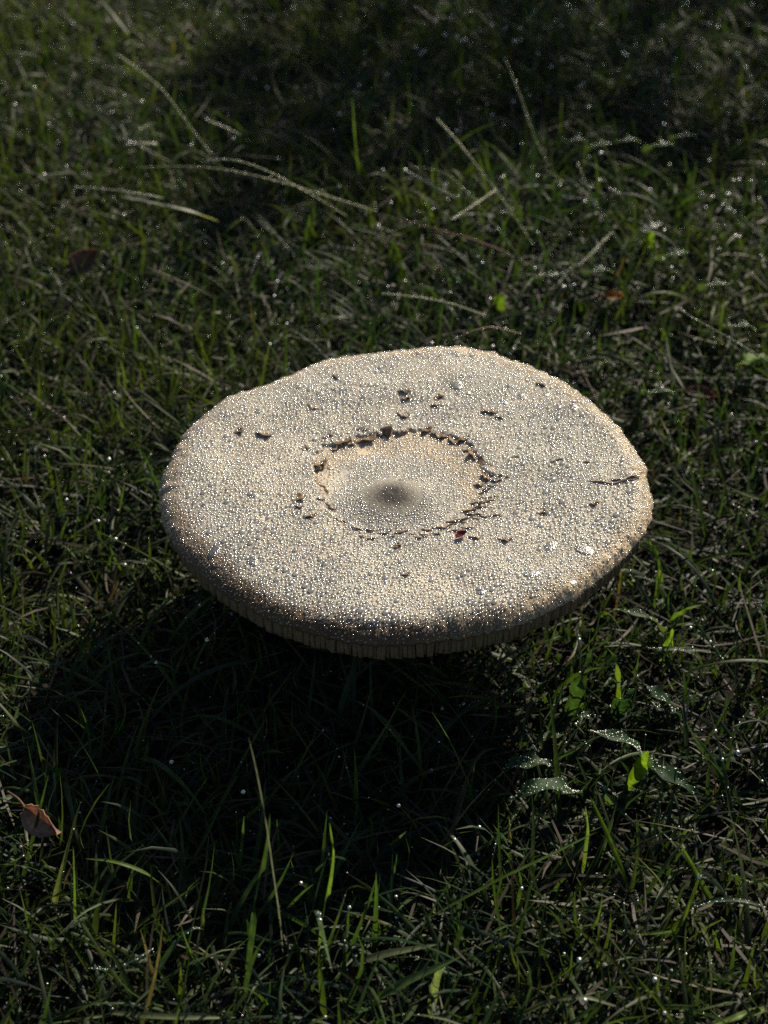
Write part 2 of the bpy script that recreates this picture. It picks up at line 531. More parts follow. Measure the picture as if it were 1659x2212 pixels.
# ---- curled brown scales and torn flaps of skin
def frame_at(a, t, yaw):
    p = np.array(cap_xyz(np.array(a), np.array(t)))
    n = cap_normal(np.array([a]), np.array([t]))[0]
    u = np.array([math.cos(yaw), math.sin(yaw), 0]); u -= n * (u @ n); u /= np.linalg.norm(u)
    v = np.cross(n, u)
    return p, u, v, n

def flap(px, py, length, width, lift, yaw, mat, seed, name='scale', nu=9, nv=5):
    """thin sheet; its far edge is rooted, its near edge (towards -v) stands up"""
    a, t = cap_frame(px, py)
    p, u, v, n = frame_at(a, t, yaw)
    r = random.Random(seed)
    ph = [r.uniform(0, 6.28) for _ in range(4)]
    V = []
    for side in (0, 1):
        for k in range(nv):
            s = k / (nv - 1)
            for q in range(nu):
                w_ = q / (nu - 1) * 2 - 1
                env = max(0.0, 1 - abs(w_) ** 4)
                jag = 1 + .2 * math.sin(w_ * 4 + ph[0]) + .12 * math.sin(w_ * 9 + ph[1])
                ext = width * s * (0.25 + .75 * env) * jag
                h = lift * (s ** 1.4) * (0.2 + .8 * env) * (1 + .35 * math.sin(w_ * 7 + ph[2])) - .0004 * (1 - s) - .0001
                bow = .10 * length * math.sin(w_ * 2 + ph[3]) * .5
                thick = -.00028 * side
                P = p + u * (w_ * length / 2) + v * (width * .45 - ext + bow) + n * (h + thick)
                V.append(P)
    F = []
    m_ = nu * nv
    for k in range(nv - 1):
        for q in range(nu - 1):
            b = k * nu + q
            F.append((b, b + 1, b + nu + 1, b + nu)); F.append((m_ + b + nu, m_ + b + nu + 1, m_ + b + 1, m_ + b))
    for q in range(nu - 1):
        b = (nv - 1) * nu + q
        F.append((b, b + 1, m_ + b + 1, m_ + b))
    for k in range(nv - 1):
        b = k * nu; F.append((b + nu, b, m_ + b, m_ + b + nu))
        b = k * nu + nu - 1; F.append((b, b + nu, m_ + b + nu, m_ + b))
    return obj(name, mesh_np(name, V, F, mat), mush)

PX = 0.00019     # metres per view pixel on the cap
FL = [ # x, y, length px, width px, lift mm, yaw deg, material
 (873,842,34,16,1.6,20,0),(880,858,26,14,1.6,-15,0),(873,895,34,15,1.5,-5,0),(943,856,22,20,1.6,60,0),(940,874,26,12,1.3,10,0),
 (1058,887,44,15,1.5,-12,0),(1082,900,28,10,1.2,-40,0),(680,876,40,12,.9,-25,1),(572,937,46,18,2.0,8,0),(513,930,26,18,1.7,50,0),
 (728,812,22,16,1.4,-20,0),(1170,828,28,16,1.5,-10,0),(640,1074,34,18,1.6,70,0),(646,1092,22,12,1.2,0,0),(670,1113,34,12,1.3,25,0),
 (853,1178,20,16,1.2,60,0),(800,1160,26,10,1.0,10,1),(1092,1163,34,14,1.3,5,0),(1205,992,40,8,.9,25,0),(1112,985,22,7,.8,20,0),(1282,1086,22,14,1.4,30,0),
 (875,1240,16,10,1.1,20,0),(656,966,18,14,1.2,60,1),(1170,1105,20,12,1.2,40,0),(1028,1158,30,12,1.2,-10,1),(1265,996,16,10,1.0,20,0),
 # round the disc
 (738,954,46,18,2.0,12,0),(792,948,56,22,2.6,24,0),(830,938,44,18,2.3,14,0),(868,931,24,12,1.5,0,0),(908,931,52,17,2.2,-4,0),
 (955,940,40,17,2.2,-8,0),(990,948,48,18,2.2,-14,0),(692,1000,42,20,2.2,42,0),(682,1012,26,16,1.8,60,1),(1024,985,36,16,1.9,-45,0),(1044,1003,38,15,1.9,-55,0),
 (1052,1030,30,18,2.0,-20,0),(1035,1045,30,14,1.6,20,1),(760,958,24,12,1.6,20,1),(935,934,20,10,1.4,0,1),(722,968,22,14,1.5,35,1),
 (700,1060,38,10,0.9,110,0),(715,1092,42,10,0.8,-50,0),(740,1122,45,9,0.8,-30,0),(790,1141,62,9,0.8,-8,1),(850,1149,70,9,0.8,0,0),(915,1146,75,9,0.8,8,0),(965,1133,62,10,0.8,14,1),
 (1000,1118,75,10,0.8,14,0),(1030,1095,62,10,0.9,22,1),(1060,1110,55,9,0.8,20,1),(1052,1080,50,9,0.8,25,0),(985,1142,50,9,0.8,5,1),(1015,1135,45,9,0.8,10,1)]
for q, (x, y, l, wd, lf, yw, mt) in enumerate(FL):
    flap(x, y, l * PX, wd * PX * 1.5, lf * .00075, math.radians(yw), (M_SCALE, M_FLAP)[mt], 100 + q, 'scale' if mt == 0 else 'skin_flap')
for q in range(46):      # small flakes lifting round the torn edge, most of them at its front right
    an = rng.uniform(-1.5, .15) if q < 30 else rng.uniform(-math.pi, math.pi)
    rr_ = float(Ring(an)) + rng.uniform(-.0015, .0055)
    pw = np.array([C0[0] + rr_ * math.cos(an), C0[1] + rr_ * math.sin(an), LIP + .0036])
    dv = pw - CAM
    yc = dv[1] * math.sin(P_) + dv[2] * math.cos(P_); zc = dv[1] * math.cos(P_) - dv[2] * math.sin(P_)
    flap(829.5 + dv[0] / zc / T * 1106, 1106 - yc / zc / T * 1106, rng.uniform(10, 30) * PX, rng.uniform(7, 14) * PX, rng.uniform(.0004, .0010), rng.normal(.25, .4), M_FLAP if q % 4 else M_SCALE, 500 + q, 'skin_flap', 7, 4)
tear = flap(1322, 1036, 124 * PX, 18 * PX, .0008, math.radians(7), M_FLAP, 400, 'skin_tear', 15, 5)
flap(1350, 1031, 76 * PX, 8 * PX, .0009, math.radians(7), M_SCALE, 401, 'scale', 13, 4)

# ---- dew
def drop_template(seg, rings, hz):
    V = [(0, 0, hz)]
    for k in range(1, rings + 1):
        f = k / rings * math.radians(112)
        for q in range(seg):
            a = 2 * math.pi * (q + .5 * (k % 2)) / seg
            V.append((math.sin(f) * math.cos(a), math.sin(f) * math.sin(a), math.cos(f) * hz))
    F = []
    for q in range(seg):
        F.append((0, 1 + q, 1 + (q + 1) % seg))
    for k in range(rings - 1):
        o0, o1 = 1 + k * seg, 1 + (k + 1) * seg
        for q in range(seg):
            q2 = (q + 1) % seg
            F.append((o0 + q, o1 + q, o1 + q2)); F.append((o0 + q, o1 + q2, o0 + q2))
    return np.array(V), np.array(F)

def place(Tv, Tf, P, Nn, rad, stretch=None):
    """copies of a template at P, up along Nn, radius rad"""
    n = len(P)
    ref = np.tile([1.0, 0, 0], (n, 1)); ref[np.abs(Nn[:, 0]) > .8] = [0, 1, 0]
    u = np.cross(Nn, ref); u /= np.linalg.norm(u, axis=1, keepdims=True)
    v = np.cross(Nn, u)
    an = rng.uniform(0, 6.28, n)
    uu = u * np.cos(an)[:, None] + v * np.sin(an)[:, None]; vv = np.cross(Nn, uu)
    st = np.ones(n) if stretch is None else stretch
    V = P[:, None, :] + rad[:, None, None] * (Tv[None, :, 0:1] * (uu * st[:, None])[:, None, :] + Tv[None, :, 1:2] * (vv / st[:, None])[:, None, :] + Tv[None, :, 2:3] * Nn[:, None, :])
    F = Tf[None] + (np.arange(n) * len(Tv))[:, None, None]
    return V.reshape(-1, 3), F.reshape(-1, 3)

def dart(n_try, rad_fun):
    """dart throwing on the cap with a size that varies over it; returns th, t, radius"""
    a = rng.uniform(-math.pi, math.pi, n_try); t = np.sqrt(rng.uniform(0, 1, n_try)) * .997
    R = Rim(a); x = C0[0] + t * R * np.cos(a); y = C0[1] + t * R * np.sin(a)
    rad, gap = rad_fun(a, t, x, y)
    rad[:700] *= np.where((t[:700] > .42) & (t[:700] < .92), rng.uniform(1.3, 1.75, 700), 1)
    cell = .0012
    grid = {}
    keep = []
    ok = rad > 0
    for k in np.nonzero(ok)[0]:
        X_, Y_, r_ = x[k], y[k], rad[k] * gap[k]
        ci, cj = int(X_ // cell), int(Y_ // cell)
        good = True
        for di in (-1, 0, 1, -2, 2):
            for dj in (-1, 0, 1, -2, 2):
                for (xx, yy, rr) in grid.get((ci + di, cj + dj), ()):
                    if (xx - X_) ** 2 + (yy - Y_) ** 2 < (rr + r_) ** 2:
                        good = False; break
                if not good: break
            if not good: break
        if good:
            grid.setdefault((ci, cj), []).append((X_, Y_, r_)); keep.append(k)
    keep = np.array(keep)
    return a[keep], t[keep], rad[keep], x[keep], y[keep]

BARE = [(742,1008,.0024),(785,962,.0026)]
BAREP = [(at(bx, by, LIP + .005)[:2], br) for bx, by, br in BARE]
def dew_size(a, t, x, y):
    R = Rim(a); d = t * R - Ring(a)
    rad = (.00040 + .00046 * rng.uniform(0, 1, len(a)) ** 1.4) * (1 + .25 * vnoise(x, y, 41, 60))
    gap = np.full(len(a), .97)
    inside = d < 0
    ru = np.hypot(x - U0[0], y - U0[1])
    rad = np.where(inside, rng.uniform(.00036, .00066, len(a)), rad)
    rad = np.where(ru < .013, rng.uniform(.00016, .00032, len(a)), rad); gap = np.where(ru < .012, 1.6 + 1.8 * smooth(.012, .004, ru), gap)
    gap = np.where(inside & (ru > .0245), 1.04 + .45 * smooth(.2, -.6, np.sin(a) + .6 * np.cos(a)), gap)
    rad = np.where(t > .93, rng.uniform(.00030, .00060, len(a)), rad)
    fr = smooth(0., .7, -np.sin(a))
    gap = np.where(t > .95, 1.05 + .4 * fr, gap)
    for p, br in BAREP:
        rad = np.where(np.hypot(x - p[0], y - p[1]) < br * (1 + .4 * vnoise(x, y, 44, 300)), 0, rad)
    return rad, gap
da, dt, dr, dx, dy = dart(130000, dew_size)
P = np.stack(cap_xyz(da, dt), -1); Nn = cap_normal(da, dt)
P -= Nn * (dr * .08)[:, None]
big = np.argsort(-dr)[:240]
small = np.setdiff1d(np.arange(len(dr)), big)
Tv, Tf = drop_template(9, 3, .76)
V, F = place(Tv, Tf, P[small], Nn[small], dr[small], rng.uniform(.9, 1.1, len(small)))
o = obj('dew', mesh_np('dew', V, F, M_DEW), cap)
tag(o, kind='stuff')
Tv, Tf = drop_template(12, 5, .76)
drop_me = mesh_np('dew_drop', Tv, Tf, M_DEW)
pool_me = mesh_np('water_bead', Tv, Tf, M_POOL)
def solo_drop(p, n, r, parent, me=drop_me, flat=1.0, sx=1.0, yaw=0.0):
    o = bpy.data.objects.new('dew_drop', me)
    COL.objects.link(o)
    o.parent = parent
    q = Vector(n).to_track_quat('Z', 'Y').to_matrix().to_4x4()
    M = Matrix.Translation(Vector(p)) @ q @ Matrix.Rotation(yaw, 4, 'Z') @ Matrix.Diagonal((r * sx, r, r * flat, 1))
    o.matrix_parent_inverse = Matrix()
    top = parent
    o.matrix_basis = M
    return o
# parts of the cap live in world coordinates: undo the root's offset once
for k in big:
    o = solo_drop(P[k], Nn[k], dr[k], mush)
    o.matrix_parent_inverse = Matrix.Translation(-Vector(BASE))
# larger flattened pools
POOLS = [(985,832,22,1.2),(1000,812,12,1),(1012,850,10,1),(1128,857,14,1.4),(1180,852,12,1),(1212,868,9,1),(1240,880,13,1.2),(560,888,14,1.2),(690,850,12,1),(724,842,13,1),(548,1070,13,1.1),(440,1090,10,1),(462,1190,17,1.8),(545,1213,15,1.3),(1190,1180,17,1.6),(1262,1188,20,1.5),(1148,1240,16,1.6),(1040,1278,12,1.4),(712,1012,9,1),(965,1010,7,1),(1090,870,9,1),(620,870,9,1),(1240,1260,10,1.2),(1300,1130,8,1)]
for x_, y_, r_, s_ in POOLS:
    a, t = cap_frame(x_, y_)
    p = np.array(cap_xyz(np.array(a), np.array(t))); n = cap_normal(np.array([a]), np.array([t]))[0]
    o = solo_drop(p, n, r_ * PX * .75, mush, pool_me, flat=.22, sx=s_, yaw=random.uniform(-.5, .5))
    o.name = 'water_bead'
    o.matrix_parent_inverse = Matrix.Translation(-Vector(BASE))

# ---- red petal lying on the cap
a, t = cap_frame(997, 1160)
p, u, v, n = frame_at(a, t, math.radians(28))
V, F = [], []
for side in (0, 1):
    for k in range(5):
        for q in range(5):
            s = k / 4; w_ = q / 2 - 1
            wd = .0019 * math.sin(math.pi * min(1, .12 + s * .85)) ** .7
            V.append(p + u * ((s - .5) * .0050) + v * (w_ * wd * .8) + n * (.0007 + .0009 * w_ * w_ + .0006 * s - .0002 * side))
for k in range(4):
    for q in range(4):
        b = k * 5 + q
        F.append((b, b + 1, b + 6, b + 5)); F.append((25 + b + 5, 25 + b + 6, 25 + b + 1, 25 + b))
o = obj('petal', mesh_np('petal', V, F, M_PETAL))
tag(o, 'tiny dark red petal lying on the wet mushroom cap', 'petal')

#@@GRASS@@
# ------------------------------------------------------------------ lawn
def inside_cap(x, y, k=1.0):
    a = np.arctan2(y - C0[1], x - C0[0])
    return np.hypot(x - C0[0], y - C0[1]) < Rim(a) * k

def blades(base, head, lean, bend, length, width, col, nseg=6, cols=3, twist=None, fold=.35):
    """many ribbon blades at once -> V (n,rows,cols,3), colours"""
    n = len(base)
    s = np.linspace(0, 1, nseg + 1)
    twist = rng.normal(0, .9, n) if twist is None else twist
    turn = rng.normal(0, .35, n)
    P = np.zeros((n, nseg + 1, 3)); P[:, 0] = base
    Tn = np.zeros((n, nseg + 1, 3))
    for k in range(nseg + 1):
        f = lean + bend * s[k] ** 1.4
        hd = head + turn * s[k]
        Tn[:, k] = np.stack([np.sin(f) * np.cos(hd), np.sin(f) * np.sin(hd), np.cos(f)], -1)
        if k:
            P[:, k] = P[:, k - 1] + (Tn[:, k] + Tn[:, k - 1]) * .5 * (length / nseg)[:, None]
    P[:, 1:, 2] = np.maximum(P[:, 1:, 2], .0025)
    side = np.stack([-np.sin(head), np.cos(head), np.zeros(n)], -1)[:, None, :].repeat(nseg + 1, 1)
    nrm = np.cross(side, Tn)
    tw = twist[:, None, None] * s[None, :, None]
    sd = side * np.cos(tw) + nrm * np.sin(tw)
    nm = np.cross(sd, Tn)
    prof = np.minimum(1, .55 + 2.2 * s) * np.clip(1 - s, 0, 1) ** .55
    prof[-1] = .03
    hw = (width[:, None] * prof[None] / 2)[..., None]
    if cols == 3:
        V = np.stack([P - sd * hw + nm * hw * fold, P, P + sd * hw + nm * hw * fold], 2)
    else:
        V = np.stack([P - sd * hw, P + sd * hw], 2)
    C = np.repeat(col[:, None, :], (nseg + 1), 1)
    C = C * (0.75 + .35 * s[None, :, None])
    C = np.repeat(C[:, :, None, :], cols, 2)
    return V, C, P

def ribbon_faces(n, rows, cols):
    a, b, c = np.meshgrid(np.arange(n), np.arange(rows - 1), np.arange(cols - 1), indexing='ij')
    o = (a * rows * cols + b * cols + c).ravel()
    return np.stack([o, o + 1, o + cols + 1, o + cols], 1)

GREENS = np.array([[.044, .080, .020], [.034, .062, .026], [.060, .098, .018], [.034, .056, .032], [.072, .104, .020], [.046, .070, .024]])
STRAW = np.array([[.30, .22, .12], [.20, .14, .08], [.36, .29, .17], [.13, .09, .055]])

def pick(tab, n):
    c = tab[rng.integers(0, len(tab), n)]
    return c * rng.uniform(.75, 1.25, (n, 1))

def patch(x, y, seed, f):
    return .5 + .5 * vnoise(x, y, seed, f)

def sow(n, xr, yr, lenr, widr, leanr, bendr, dens_seed=None, straw=.06, cols=3, nseg=6, clear=True):
    x = rng.uniform(*xr, n); y = rng.uniform(*yr, n)
    if dens_seed is not None:
        k = rng.uniform(0, 1, n) < (.25 + .95 * patch(x, y, dens_seed, 14))
        x, y = x[k], y[k]
    k = np.hypot(x - BASE[0], y - BASE[1]) > .017
    x, y = x[k], y[k]; n = len(x)
    ln = rng.uniform(*lenr, n) * (.75 + .5 * patch(x, y, 77, 9))
    wd = rng.uniform(*widr, n)
    head = rng.uniform(0, 2 * math.pi, n) + .8 * vnoise(x, y, 78, 5)
    lean = np.abs(rng.normal(leanr[0], leanr[1], n)); bend = rng.normal(bendr[0], bendr[1], n)
    col = pick(GREENS, n)
    # darker, bluish clumps and yellower ones
    q = vnoise(x, y, 79, 11)[:, None]
    col = col * (1 + .25 * q * np.array([1.2, .6, -.6]))
    st = rng.uniform(0, 1, n) < straw
    col[st] = pick(STRAW, st.sum()) * .4
    col *= np.array([.68, .69, .80])
    V, C, Pm = blades(np.stack([x, y, np.full(n, -.003)], -1), head, lean, bend, ln, wd, col, nseg, cols)
    if clear:
        top = LIP - .016
        bad = (inside_cap(Pm[..., 0], Pm[..., 1], 1.04) & (Pm[..., 2] > top)).any(1)
        V, C, Pm = V[~bad], C[~bad], Pm[~bad]
    return V, C, Pm

def merge(parts, name, mat):
    Vs, Fs, Cs, o = [], [], [], 0
    for V, C in parts:
        n, r, c = V.shape[:3]
        Vs.append(V.reshape(-1, 3)); Cs.append(C.reshape(-1, 3)); Fs.append(ribbon_faces(n, r, c) + o)
        o += n * r * c
    return obj(name, mesh_np(name, np.concatenate(Vs), np.concatenate(Fs), mat, np.concatenate(Cs)))

XR, YR = (-.46, .46), (-.42, .92)
g1 = sow(54000, XR, YR, (.022, .048), (.0013, .0029), (.80, .38), (.8, .8), 61, .025, nseg=5)          # lawn blades
g2 = sow(2600, XR, YR, (.045, .075), (.0018, .0034), (.85, .3), (1.2, .6), 62, .01, nseg=8)      # longer arching ones
g3 = sow(42000, XR, YR, (.012, .030), (.0010, .0023), (.8, .5), (.4, .8), None, .03, cols=2, nseg=4)    # short new growth
g4 = sow(44000, (-1.5, 1.5), (-1.1, 2.6), (.03, .06), (.004, .007), (.6, .3), (1.0, .6), None, .03, cols=2, nseg=3)
g5 = sow(19000, (-3.5, 3.5), (-2.4, 6), (.05, .09), (.008, .014), (.6, .3), (1.0, .6), None, .03, cols=2, nseg=2)
k = ~((g4[2][:, 0, 0] > XR[0]) & (g4[2][:, 0, 0] < XR[1]) & (g4[2][:, 0, 1] > YR[0]) & (g4[2][:, 0, 1] < YR[1]))
g4 = (g4[0][k], g4[1][k], g4[2][k])
k = ~((np.abs(g5[2][:, 0, 0]) < 1.45) & (g5[2][:, 0, 1] > -1.05) & (g5[2][:, 0, 1] < 2.55))
g5 = (g5[0][k], g5[1][k], g5[2][k])
grass = merge([g1[:2], g2[:2], g3[:2], g4[:2], g5[:2]], 'grass', M_GRASS)
tag(grass, 'short tangled lawn grass wet with dew round the mushroom', 'grass', kind='stuff')

# dead stalks matted at the foot of the grass
def thatch(n=7000):
    x = rng.uniform(*XR, n); y = rng.uniform(*YR, n)
    k = np.hypot(x - BASE[0], y - BASE[1]) > .02
    x, y = x[k], y[k]; n = len(x)
    V, C, _ = blades(np.stack([x, y, rng.uniform(.001, .013, n)], -1), rng.uniform(0, 6.28, n), rng.normal(1.45, .22, n), rng.normal(0, .35, n),
                  rng.uniform(.010, .045, n), rng.uniform(.0007, .0019, n), pick(STRAW, n) * .22, 3, 2)
    o = merge([(V, C)], 'thatch', M_STRAW)
    tag(o, 'matted dead straw lying between the grass blades', 'straw', kind='stuff')
thatch()

# dew beads on the blades
def dew_on(Pm, n_per, frac, rr, name):
    n = len(Pm)
    sel = np.nonzero(rng.uniform(0, 1, n) < frac)[0]
    out = []
    for _ in range(n_per):
        s = rng.uniform(.25, 1.0, len(sel)) ** .7 * (Pm.shape[1] - 1)
        i0 = np.minimum(s.astype(int), Pm.shape[1] - 2); f = (s - i0)[:, None]
        out.append(Pm[sel, i0] * (1 - f) + Pm[sel, i0 + 1] * f)
    return np.concatenate(out)
pts = np.concatenate([dew_on(g1[2], 1, .22, None, ''), dew_on(g2[2], 3, .40, None, ''), dew_on(g3[2], 1, .05, None, '')])
rad = rng.uniform(.00018, .00042, len(pts)); rad[rng.uniform(0, 1, len(pts)) < .07] *= 2.2
ww = (.15 + 1.2 * smooth(-.05, .12, pts[:, 0]) * smooth(.10, .30, pts[:, 1])) * smooth(.012, .03, pts[:, 2])
bigk = rng.choice(len(pts), 1000, replace=False, p=ww / ww.sum())
rad[bigk] = rng.uniform(.0006, .0011, len(bigk))
Tv6, Tf6 = drop_template(6, 2, .95)
up = np.tile([0, 0, 1.0], (len(pts), 1)) + rng.normal(0, .25, (len(pts), 3)); up /= np.linalg.norm(up, axis=1, keepdims=True)
V, F = place(Tv6, Tf6, pts, up, rad)
o = obj('dew_beads', mesh_np('dew_beads', V, F, M_DEWG))
tag(o, 'tiny bright dew beads clinging to the grass blades', 'dew', kind='stuff')

# ------------------------------------------------------------------ single blades, leaves and stalks that stand out
def spline(pts, n):
    pts = np.asarray(pts, float)
    d = np.concatenate([[0], np.cumsum(np.linalg.norm(np.diff(pts, axis=0), axis=1))]); d /= d[-1]
    s = np.linspace(0, 1, n)
    if len(pts) < 3:
        return np.stack([np.interp(s, d, pts[:, k]) for k in range(3)], 1)
    # Catmull-Rom style smoothing through resampling
    q = np.stack([np.interp(s, d, pts[:, k]) for k in range(3)], 1)
    for _ in range(max(2, n // 5)):
        q[1:-1] = .25 * q[:-2] + .5 * q[1:-1] + .25 * q[2:]
    return q

def px_path(lst):
    return [at(x, y, z) for x, y, z in lst]

def strip_mesh(path, width, kind='blade', col=(.05, .09, .02), fold=.3, n=16, roll=0.0, mat=None, cols=5, tipcol=None, wave=0.0, droop=0.0):
    p = spline(path, n)
    Tn = np.gradient(p, axis=0); Tn /= np.linalg.norm(Tn, axis=1, keepdims=True)
    up = np.array([0, 0, 1.0])
    side = np.cross(Tn, up)
    bad = np.linalg.norm(side, axis=1) < .25
    side[bad] = np.cross(Tn[bad], np.array([0, 1.0, .3]))
    side /= np.linalg.norm(side, axis=1, keepdims=True)
    nm = np.cross(side, Tn)
    s = np.linspace(0, 1, n)
    if kind == 'blade':
        prof = np.minimum(1, .5 + 1.6 * s) * (1 - s) ** .5
    else:
        prof = np.sin(np.pi * np.clip(.06 + s * .94, 0, 1)) ** .75 * (1 - .25 * s)
    prof[-1] = .02
    cr, sr = math.cos(roll), math.sin(roll)
    sd = side * cr + nm * sr; nn = nm * cr - side * sr
    V, C = [], []
    for k in range(n):
        for q in range(cols):
            w_ = q / (cols - 1) * 2 - 1
            wav = wave * width * math.sin(s[k] * 17 + w_ * 2) * abs(w_)
            V.append(p[k] + sd[k] * (w_ * width / 2 * prof[k]) + nn[k] * (abs(w_) ** 1.3 * fold * width / 2 * prof[k] + wav))
            c = np.array(col) * (1.15 if abs(w_) < .2 else 1.0) * (.85 + .25 * s[k])
            if tipcol is not None:
                c = c * (1 - s[k] ** 3) + np.array(tipcol) * s[k] ** 3
            C.append(c)
    F = [(k * cols + q, k * cols + q + 1, (k + 1) * cols + q + 1, (k + 1) * cols + q) for k in range(n - 1) for q in range(cols - 1)]
    return mesh_np('leaf', V, F, mat or M_GRASS, C), p, np.array(V)

def dew_child(V, density, parent, rr=(.00014, .00036), mat=M_DEWG):
    """beads over a leaf's surface; V is rows x cols flattened"""
    G = V.reshape(-1, 5, 3)
    a_ = rng.uniform(0, G.shape[0] - 1.01, density); b_ = rng.uniform(0, 3.99, density)
    i_, j_ = a_.astype(int), b_.astype(int); fa, fb = (a_ - i_)[:, None], (b_ - j_)[:, None]
    P_d = (G[i_, j_] * (1 - fa) + G[i_ + 1, j_] * fa) * (1 - fb) + (G[i_, j_ + 1] * (1 - fa) + G[i_ + 1, j_ + 1] * fa) * fb
    upv = np.tile([0, 0, 1.0], (density, 1)) + rng.normal(0, .2, (density, 3)); upv /= np.linalg.norm(upv, axis=1, keepdims=True)
    tv, tf = drop_template(7, 3, .85)
    v, f = place(tv, tf, P_d, upv, rng.uniform(*rr, density))
    o = obj('dew', mesh_np('dew', v, f, mat), parent)
    o.parent = parent; o.matrix_parent_inverse = Matrix()
    tag(o, kind='stuff')
    return o

def single_blade(lst, width, label, col=(.05, .095, .02), group=None, kind='blade', mat=None, dew=0, roll=0.0, fold=.3, name='grass_blade', cat='grass blade', tipcol=None, wave=0.0):
    me, p, V = strip_mesh(px_path(lst), width, kind, col, fold, 18, roll, mat, 5, tipcol, wave)
    me.name = name
    o = obj(name, me)
    tag(o, label, cat, group)
    if dew:
        dew_child(V, max(6, int(dew * .6)), o)
    return o

Gp = (.10, .12, .06); Gy = (.075, .125, .018); Gd = (.030, .062, .022); Gb = (.035, .065, .035)
single_blade([(612,2075,0),(605,1990,.022),(592,1905,.045),(575,1780,.072),(555,1660,.090),(537,1592,.100)], .0015, 'tall thin pale blade rising out of the mushroom shadow', (.15, .165, .10), roll=.9, mat=M_STRAW)
single_blade([(528,2130,0),(545,1985,.030),(560,1905,.045),(576,1830,.060),(583,1758,.073)], .0045, 'broad dark green upright blade beside the tall pale one', (.030, .055, .022), roll=1.0)
single_blade([(680,2085,0),(692,2012,.015),(712,1910,.035),(722,1835,.050),(712,1777,.060)], .0034, 'bright sunlit green blade standing alone at the shadow edge', (.10, .17, .02), roll=1.1)
single_blade([(112,1975,0),(122,1935,.012),(142,1855,.03),(161,1780,.045),(176,1728,.055)], .0036, 'upright blade with dew bead at tip beside brown leaf', Gp, dew=12, roll=1.0)
single_blade([(160,2040,0),(160,1930,.025),(158,1830,.045)], .0026, 'straight narrow blade below the brown leaf', Gy, roll=1.0)
single_blade([(362,1935,.0),(350,1912,.012),(312,1884,.025),(250,1860,.03),(184,1855,.026)], .0028, 'arching green blade bent over at the shadow corner', Gy)
single_blade([(925,1985,.01),(980,1955,.018),(1080,1900,.032),(1180,1853,.042),(1290,1797,.05)], .0040, 'long diagonal bright green blade in front of mushroom', (.075, .13, .02), roll=.5)
single_blade([(1358,1920,0),(1340,1875,.015),(1310,1800,.035),(1274,1720,.055)], .0032, 'tall sharp blade leaning over the diagonal blade', Gy, roll=.9)
single_blade([(1256,1895,0),(1264,1830,.02),(1270,1790,.032),(1264,1742,.045)], .0030, 'short upright blade between the crossed blades', (.085, .13, .03), roll=1.1)
single_blade([(1545,1960,0),(1520,1920,.01),(1490,1860,.025),(1470,1825,.032)], .0030, 'sunlit upright blade at lower right of lawn', Gy, roll=.9)
single_blade([(1468,1985,.004),(1500,1960,.016),(1540,1944,.024),(1600,1943,.026),(1659,1962,.02)], .0034, 'arching dewy blade curving over like a bow', Gb, dew=60)
single_blade([(760,2085,.012),(830,2062,.016),(900,2049,.018),(945,2040,.018)], .0040, 'flat pale green blade lying across the foreground straw', Gp)
single_blade([(800,2165,.010),(870,2125,.018),(940,2092,.022),(1000,2064,.026)], .0044, 'long flat green blade slanting through the foreground', (.06, .10, .03))
single_blade([(240,2188,.012),(330,2196,.02),(420,2200,.02),(510,2198,.014)], .0030, 'thin long blade lying flat at the bottom of lawn', Gp)
single_blade([(925,2200,0),(935,2140,.016),(945,2105,.028),(962,2090,.034)], .0050, 'grey green dewy blade standing in the foreground', (.10, .13, .08), dew=40, roll=.9)
single_blade([(1100,2205,.004),(1180,2165,.016),(1260,2150,.022),(1360,2185,.012)], .0028, 'low curved blade hooping over dry stalks', Gp)
single_blade([(1654,2180,.006),(1600,2195,.012),(1540,2215,.012)], .0040, 'yellow green blade lying at the lower corner', (.10, .16, .02))
single_blade([(1470,1985,0),(1420,1895,.02),(1395,1870,.03),(1375,1850,.036)], .0026, 'thin blade crossing behind the bow shaped blade', Gp)
single_blade([(1325,2010,.0),(1380,2018,.01),(1430,2015,.014),(1460,2010,.014)], .0030, 'flat blade lying beside the bow shaped blade', Gy)
single_blade([(185,2090,.004),(235,2095,.018),(300,2070,.024),(330,2050,.022)], .0028, 'dew speckled blade lying across straw at lower left', Gb, dew=50)
single_blade([(320,2130,.004),(380,2035,.018),(420,2000,.024),(440,2008,.02)], .0030, 'dew tipped pointed blade among lower left straw', Gb, dew=40)
# wide leaves at the right
LG = 'wide dewy grass leaves right of the mushroom'
def broad(lst, width, label, col, dew=0, roll=0.0, fold=.28, wave=.11):
    single_blade(lst, width, label, col, None, 'leaf', M_LEAF, dew, roll, fold, 'broad_leaf', 'leaf', None, wave)
broad([(1402,1660,.012),(1385,1622,.026),(1345,1594,.034),(1300,1584,.036),(1270,1578,.034)], .0078, 'wide dew beaded leaf arching left beside a folded bright leaf', (.034, .070, .028), 220)
broad([(1356,1708,.002),(1370,1680,.012),(1388,1645,.026),(1398,1622,.034)], .0062, 'short folded bright yellow green leaf standing upright', (.11, .18, .015), 0, 1.0, .5)
broad([(1085,1662,.016),(1120,1648,.022),(1160,1644,.024),(1196,1652,.02)], .0085, 'grey frosted leaf tip at the edge of mushroom shadow', (.040, .070, .030), 90)
broad([(1255,1716,.006),(1225,1702,.018),(1170,1695,.024),(1125,1712,.022),(1100,1730,.014)], .0090, 'wide leaf bending over and covered in fine dew', (.034, .070, .028), 200)
broad([(1395,1650,.010),(1430,1662,.016),(1470,1690,.018),(1510,1718,.012)], .0090, 'dark wide leaf lying right of the folded bright leaf', (.024, .052, .022), 60)
